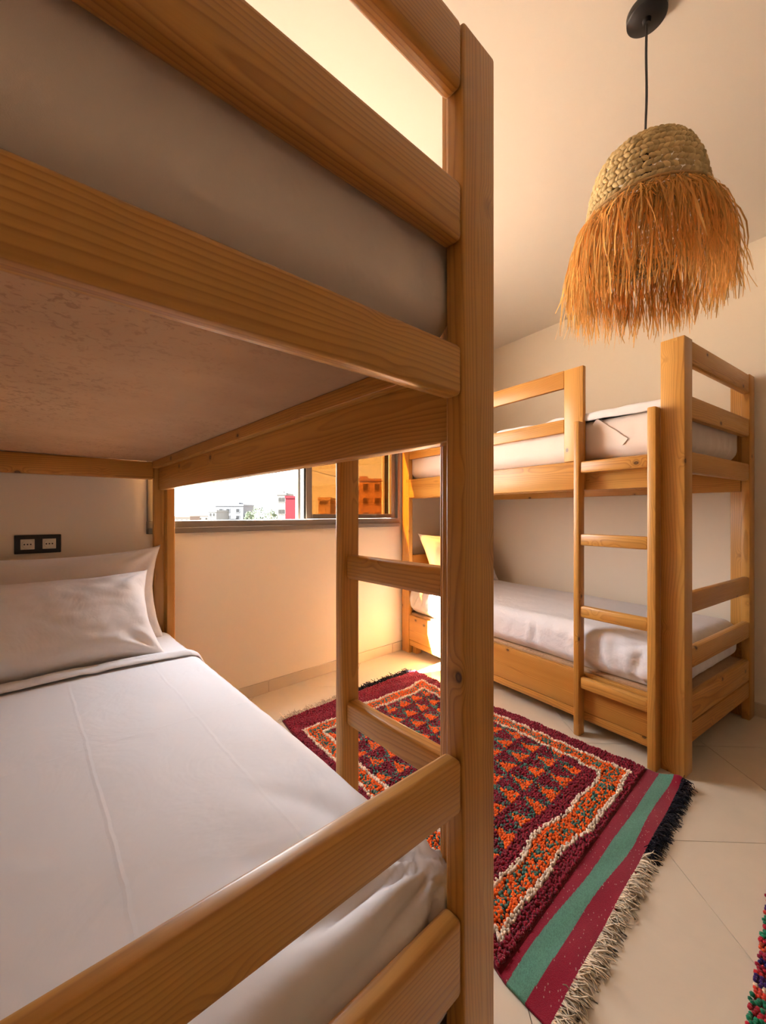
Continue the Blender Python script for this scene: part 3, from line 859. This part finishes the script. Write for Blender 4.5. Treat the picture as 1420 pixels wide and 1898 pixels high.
# ================================================================== pendant lamp
LXY = (1.418, 0.372)
SH = Vector((0.024, 0.011, 0))
lamp = empty('pendant_lamp', (LXY[0], LXY[1], RH)); tag(lamp, 'pendant lamp with a woven straw dome and a long raffia fringe hanging from the ceiling', 'lamp')
bm = bmesh.new()
prof = [(0.0, 0.0), (0.052, 0.0), (0.054, -0.004), (0.053, -0.022), (0.048, -0.026), (0.012, -0.027), (0.010, -0.040), (0.0, -0.040)]
def lathe(bm, prof, seg=40):
    rings = []
    for (r, z) in prof:
        if r < 1e-6: rings.append([bm.verts.new((0, 0, z))])
        else: rings.append([bm.verts.new((r * math.cos(2 * PI * k / seg), r * math.sin(2 * PI * k / seg), z)) for k in range(seg)])
    for a, b_ in zip(rings, rings[1:]):
        for k in range(seg):
            k2 = (k + 1) % seg
            if len(a) == 1: bm.faces.new((a[0], b_[k], b_[k2]))
            elif len(b_) == 1: bm.faces.new((a[k], a[k2], b_[0]))
            else: bm.faces.new((a[k], a[k2], b_[k2], b_[k]))
lathe(bm, prof); finish(bm, 'ceiling_rose', M['black'], lamp, 40)
ZT = 2.232 - RH
bm = bmesh.new(); segs = 22; ring = []
for i in range(segs + 1):
    t = i / segs; z = -0.035 + (ZT - 0.02 + 0.035) * t
    cx, cy = SH.x * t + 0.006 * math.sin(t * 5.0) * (1 - t) * 2, SH.y * t + 0.004 * math.sin(t * 7.0) * (1 - t)
    ring.append([bm.verts.new((cx + 0.0036 * math.cos(2 * PI * k / 8), cy + 0.0036 * math.sin(2 * PI * k / 8), z)) for k in range(8)])
for a, b_ in zip(ring, ring[1:]):
    for k in range(8): bm.faces.new((a[k], a[(k + 1) % 8], b_[(k + 1) % 8], b_[k]))
finish(bm, 'cord', M['black'], lamp, 180)
bm = bmesh.new(); lathe(bm, [(0, ZT - 0.01), (0.016, ZT - 0.012), (0.018, ZT - 0.05), (0.018, ZT - 0.09), (0, ZT - 0.09)], 20)
finish(bm, 'lamp_holder', M['black'], lamp, 40).location = SH
# woven dome: coiled rows of slanted straw stitches
def dome_r(z):      # z below the top (positive)
    zk = [0.0, 0.012, 0.025, 0.05, 0.08, 0.12, 0.16, 0.20, 0.25, 0.36]; rk = [0.060, 0.088, 0.104, 0.123, 0.137, 0.149, 0.156, 0.161, 0.165, 0.170]
    return float(np.interp(z, zk, rk))
STRAW = srgb(214, 188, 138)
P_, S_, C_, R_, TL = [], [], [], [], []
zc = 0.0; rowi = 0
Vs, Fs, Ks = [], [], []
# flat top coils
rows_ = [(0.018, -0.004), (0.034, -0.003), (0.050, -0.001), (0.068, 0.003)]
z = 0.014
while z < 0.32:
    rows_.append((dome_r(z), z)); z += 0.0195
nb = 0
for ri, (r, dz) in enumerate(rows_):
    loose = dz > 0.20
    cnt = max(6, int(2 * PI * r / (0.0135 if not loose else 0.0175)))
    for k in range(cnt):
        a = 2 * PI * (k + 0.5 * (ri % 2)) / cnt + RNG.normal(scale=0.02)
        tl = 0.50 if ri % 2 else -0.50
        v = ICO2_V * np.array([0.0118, 0.0062, 0.0070]) * RNG.uniform(0.92, 1.08)
        x = v[:, 0] * math.cos(tl) - v[:, 2] * math.sin(tl); zz = v[:, 0] * math.sin(tl) + v[:, 2] * math.cos(tl)
        slope = 1.0 if dz > 0.012 else 0.25
        rad = v[:, 1] + (1 - slope) * zz; zz = zz * slope
        rr = r + rad + RNG.normal(scale=0.0006)
        X = rr * math.cos(a) - x * math.sin(a); Y = rr * math.sin(a) + x * math.cos(a)
        Z = ZT - dz + zz + 0.002 * math.sin(a * 3 + 1) + RNG.normal(scale=0.0004)
        Vs.append(np.stack([X, Y, Z], -1)); Fs.append(ICO2_F + nb); nb += len(ICO2_V)
        Ks.append(np.tile(STRAW * RNG.uniform(0.78, 1.12), (len(ICO2_V), 1)))
M['straw'] = vcol_mat('woven_straw', 0.75, 0.3, 500.0, 0.0)
o = raw('woven_dome', np.concatenate(Vs), np.concatenate(Fs), M['straw'], lamp, True, np.concatenate(Ks)); o.location = SH; tag(o, kind='stuff')
# rim cord where the fringe is tied on
RIMZ = 0.205
bm = bmesh.new(); n1_, n2_ = 90, 6; rg = []
for i in range(n1_):
    a = 2 * PI * i / n1_; R0 = dome_r(RIMZ) + 0.007
    rg.append([bm.verts.new(((R0 + 0.004 * math.cos(b_ * PI / 3)) * math.cos(a), (R0 + 0.004 * math.cos(b_ * PI / 3)) * math.sin(a), ZT - RIMZ + 0.004 * math.sin(b_ * PI / 3) + 0.001 * math.sin(i * 2.0))) for b_ in range(n2_)])
for i in range(n1_):
    for k in range(n2_): bm.faces.new((rg[i][k], rg[i][(k + 1) % n2_], rg[(i + 1) % n1_][(k + 1) % n2_], rg[(i + 1) % n1_][k]))
finish(bm, 'rim_cord', plain('raffia_rope', (0.48, 0.30, 0.12), 0.8), lamp, 180).location = SH
# raffia fringe
RAF = srgb(250, 200, 122)
V, F, K = [], [], []
def ribbon(a, r0, z0, length, flare, w, col, seg=7):
    base = len(V); p = np.array([r0 * math.cos(a), r0 * math.sin(a), z0])
    rad = np.array([math.cos(a), math.sin(a), 0]); tan = np.array([-math.sin(a), math.cos(a), 0])
    d = rad * flare + np.array([0, 0, -0.35]) + tan * RNG.normal(scale=0.25); d /= np.linalg.norm(d)
    tw = RNG.uniform(0, PI); dtw = RNG.normal(scale=0.45); dr = RNG.normal(scale=0.10, size=3)
    for i in range(seg + 1):
        s = tan * math.cos(tw) + rad * math.sin(tw)
        ww = w * (1.0 if i < seg else 0.45)
        V.append(p - s * ww / 2); V.append(p + s * ww / 2); K.extend((col, col))
        p = p + d * length / seg
        d = d * 0.45 + np.array([0, 0, -0.62]) + dr * 0.5 + RNG.normal(scale=0.10, size=3) ; d /= np.linalg.norm(d); tw += dtw
    for i in range(seg):
        F.append((base + 2 * i, base + 2 * i + 1, base + 2 * i + 3, base + 2 * i + 2))
for k in range(1250):
    a = RNG.uniform(0, 2 * PI); lay = RNG.random()
    z0 = ZT - RIMZ - 0.004 - 0.03 * lay
    ribbon(a, dome_r(RIMZ) + 0.006 + 0.010 * RNG.random(), z0, RNG.uniform(0.235, 0.310) - 0.11 * RNG.random() * (RNG.random() < 0.4), RNG.uniform(0.03, 0.32), RNG.uniform(0.0020, 0.0052), RAF * RNG.uniform(0.62, 1.15))
M['raffia'] = vcol_mat('raffia', 0.7, 0.0, 100.0, 0.0, 0.45)
o = raw('raffia_fringe', np.array(V), np.array(F), M['raffia'], lamp, False, np.array(K)); o.location = SH; tag(o, kind='stuff')

# ================================================================== outside: ground, blocks, trees, wire
GZ = -13.0
M['ground'] = plain('dry_ground', (0.24, 0.20, 0.16), 0.95, 0.1, var=0.2, nscale=0.05)
g = boxes('ground', [(-350, 450, 4.0, 600, GZ - 1, GZ)], M['ground']); tag(g, kind='structure')
cf, sf = math.cos(math.radians(47.5)), math.sin(math.radians(47.5))
def at(px, D):                                   # ground position seen at image column px, D metres ahead
    l = (px - 710) / 759.0 * D
    return Vector((l * sf + D * cf, -l * cf + D * sf, 0))
def zat(py, D): return 1.1192 + (951 - py) / 759.0 * D
def block(name, pxa, pxb, ptop, D, depth, col, label, wins, trim=None, roof=None):
    a, b_ = at(pxa, D), at(pxb, D); w = (b_ - a).length; u = (b_ - a).normalized()
    root = empty(name, (a.x, a.y, GZ), math.atan2(u.y, u.x)); tag(root, label, 'building', 'town buildings outside the window')
    top = zat(ptop, D) - GZ
    mw = plain(name + '_render', col, 0.95, 0.0, var=0.05, nscale=0.6)
    boxes('walls', [(0, w, 0, depth, 0, top)], mw, root)
    boxes('parapet', [(-0.1, w + 0.1, -0.1, 0.15, top - 0.3, top + 0.25), (-0.1, w + 0.1, depth - 0.15, depth + 0.1, top - 0.3, top + 0.25), (-0.1, 0.15, 0.15, depth - 0.15, top - 0.3, top + 0.25), (w - 0.15, w + 0.1, 0.15, depth - 0.15, top - 0.3, top + 0.25)], mw, root)
    mg = plain(name + '_glass', tuple(c * 0.28 for c in col), 0.6, 0.0); mf = plain(name + '_surround', trim or tuple(min(0.8, c * 1.5) for c in col), 0.9, 0.0)
    for (fx, fz, ww, hh_) in wins:               # fx fraction across, fz metres below the roof
        cx, cz = fx * w, top - fz
        fr = boxes('window', [(cx - ww / 2 - 0.15, cx + ww / 2 + 0.15, -0.06, 0.02, cz - hh_ / 2 - 0.15, cz + hh_ / 2 + 0.15)], mf, root)
        boxes('pane', [(cx - ww / 2, cx + ww / 2, -0.09, -0.055, cz - hh_ / 2, cz + hh_ / 2)], mg, fr)
    if roof:
        for (fx0, fx1, y0_, y1_, h_) in roof: boxes('roof_room', [(fx0 * w, fx1 * w, y0_, y1_, top, top + h_)], mw, root)
    return root
grid = lambda xs, zs, w, h: [(x, z, w, h) for x in xs for z in zs]
block('apartment_block', 666, 716, 889, 95, 9, (0.30, 0.13, 0.05), 'orange apartment block with two columns of windows seen through the amber glass', grid((0.23, 0.66), (1.7, 5.0, 8.3), 1.15, 1.5), roof=[(0.0, 0.3, 1, 4, 0.9)])
block('apartment_block', 650, 668, 899, 112, 10, (0.36, 0.22, 0.12), 'narrow pale block left of the orange block, behind the amber glass', grid((0.3, 0.7), (2.0, 5.2), 0.9, 1.3))
block('low_house', 590, 612, 924, 82, 8, (0.34, 0.2, 0.11), 'low house with small windows at the left of the amber glass', grid((0.25, 0.6), (0.9, 3.4), 0.7, 0.8))
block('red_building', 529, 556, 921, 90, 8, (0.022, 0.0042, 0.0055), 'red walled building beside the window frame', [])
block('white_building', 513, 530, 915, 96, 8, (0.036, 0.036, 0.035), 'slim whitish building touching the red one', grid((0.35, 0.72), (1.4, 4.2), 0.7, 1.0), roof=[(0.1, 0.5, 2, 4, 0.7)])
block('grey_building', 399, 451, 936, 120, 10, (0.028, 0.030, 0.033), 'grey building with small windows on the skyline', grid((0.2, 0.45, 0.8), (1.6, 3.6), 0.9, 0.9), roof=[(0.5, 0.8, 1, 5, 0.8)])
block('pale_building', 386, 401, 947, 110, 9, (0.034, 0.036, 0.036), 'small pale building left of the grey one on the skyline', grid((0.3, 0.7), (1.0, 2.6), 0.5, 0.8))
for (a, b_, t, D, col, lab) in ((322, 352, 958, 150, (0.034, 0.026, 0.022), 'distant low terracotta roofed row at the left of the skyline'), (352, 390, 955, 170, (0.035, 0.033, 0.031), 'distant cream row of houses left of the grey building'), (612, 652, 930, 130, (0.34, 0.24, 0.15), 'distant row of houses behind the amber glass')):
    block('row_houses', a, b_, t, D, 8, col, lab, grid((0.2, 0.5, 0.8), (1.5,), 0.8, 1.0))
M['leaf'] = plain('tree_leaves', (0.022, 0.030, 0.018), 0.9, 0.1, var=0.4, nscale=2.0)
M['bark'] = plain('bark', (0.16, 0.11, 0.07), 0.95)
def tree(px_, ptop, D, r, label):
    p = at(px_, D); top = zat(ptop, D)
    root = empty('street_tree', (p.x, p.y, GZ)); tag(root, label, 'tree', 'trees outside the window')
    bm = bmesh.new(); bmesh.ops.create_cone(bm, cap_ends=True, segments=8, radius1=0.28, radius2=0.12, depth=top - GZ - 1, matrix=Matrix.Translation((0, 0, (top - GZ - 1) / 2)))
    finish(bm, 'trunk', M['bark'], root, 60)
    n = 900; ph = RNG.uniform(0, 2 * PI, n); ct = RNG.uniform(-1, 1, n); rr = r * RNG.uniform(0.25, 1, n) ** 0.5
    pos = np.stack([rr * np.sqrt(1 - ct ** 2) * np.cos(ph), rr * np.sqrt(1 - ct ** 2) * np.sin(ph), top - GZ - r * 1.5 + rr * ct * 1.5], -1)
    t = RNG.normal(size=(n, 3)); t /= np.linalg.norm(t, axis=1)[:, None]; b2 = np.cross(t, RNG.normal(size=(n, 3))); b2 /= np.linalg.norm(b2, axis=1)[:, None]
    v = np.stack([pos - t * 0.22, pos + b2 * 0.1, pos + t * 0.22, pos - b2 * 0.1], 1).reshape(-1, 3)
    o = raw('crown', v, np.arange(4 * n).reshape(-1, 4), M['leaf'], root); tag(o, kind='stuff')
tree(480, 934, 100, 1.7, 'feathery tree between the grey and white buildings')
tree(502, 942, 88, 1.4, 'smaller tree just left of the white building')
tree(462, 947, 120, 1.5, 'low tree beside the grey building')
# overhead line on two poles
a, b_ = at(564, 60), at(768, 60); za, zb = zat(868, 60), zat(897, 60)
line = empty('utility_line', (a.x, a.y, GZ)); tag(line, 'thin overhead wire crossing the view through the amber glass', 'wire')
bm = bmesh.new(); rg = []
for i in range(25):
    t = i / 24; p = a.lerp(b_, t) - a; z = za + (zb - za) * t - 0.7 * math.sin(PI * t) - GZ
    rg.append([bm.verts.new((p.x, p.y + 0.035 * math.cos(k * PI / 2), z + 0.035 * math.sin(k * PI / 2))) for k in range(4)])
for q, r_ in zip(rg, rg[1:]):
    for k in range(4): bm.faces.new((q[k], q[(k + 1) % 4], r_[(k + 1) % 4], r_[k]))
finish(bm, 'wire', M['black'], line, None)
for p, zt in ((Vector((0, 0, 0)), za), (b_ - a, zb)):
    hp = zt - GZ + 0.25
    bm = bmesh.new(); bmesh.ops.create_cone(bm, cap_ends=True, segments=10, radius1=0.13, radius2=0.08, depth=hp, matrix=Matrix.Translation((p.x, p.y, hp / 2)))
    finish(bm, 'pole', M['bark'], line, 60)
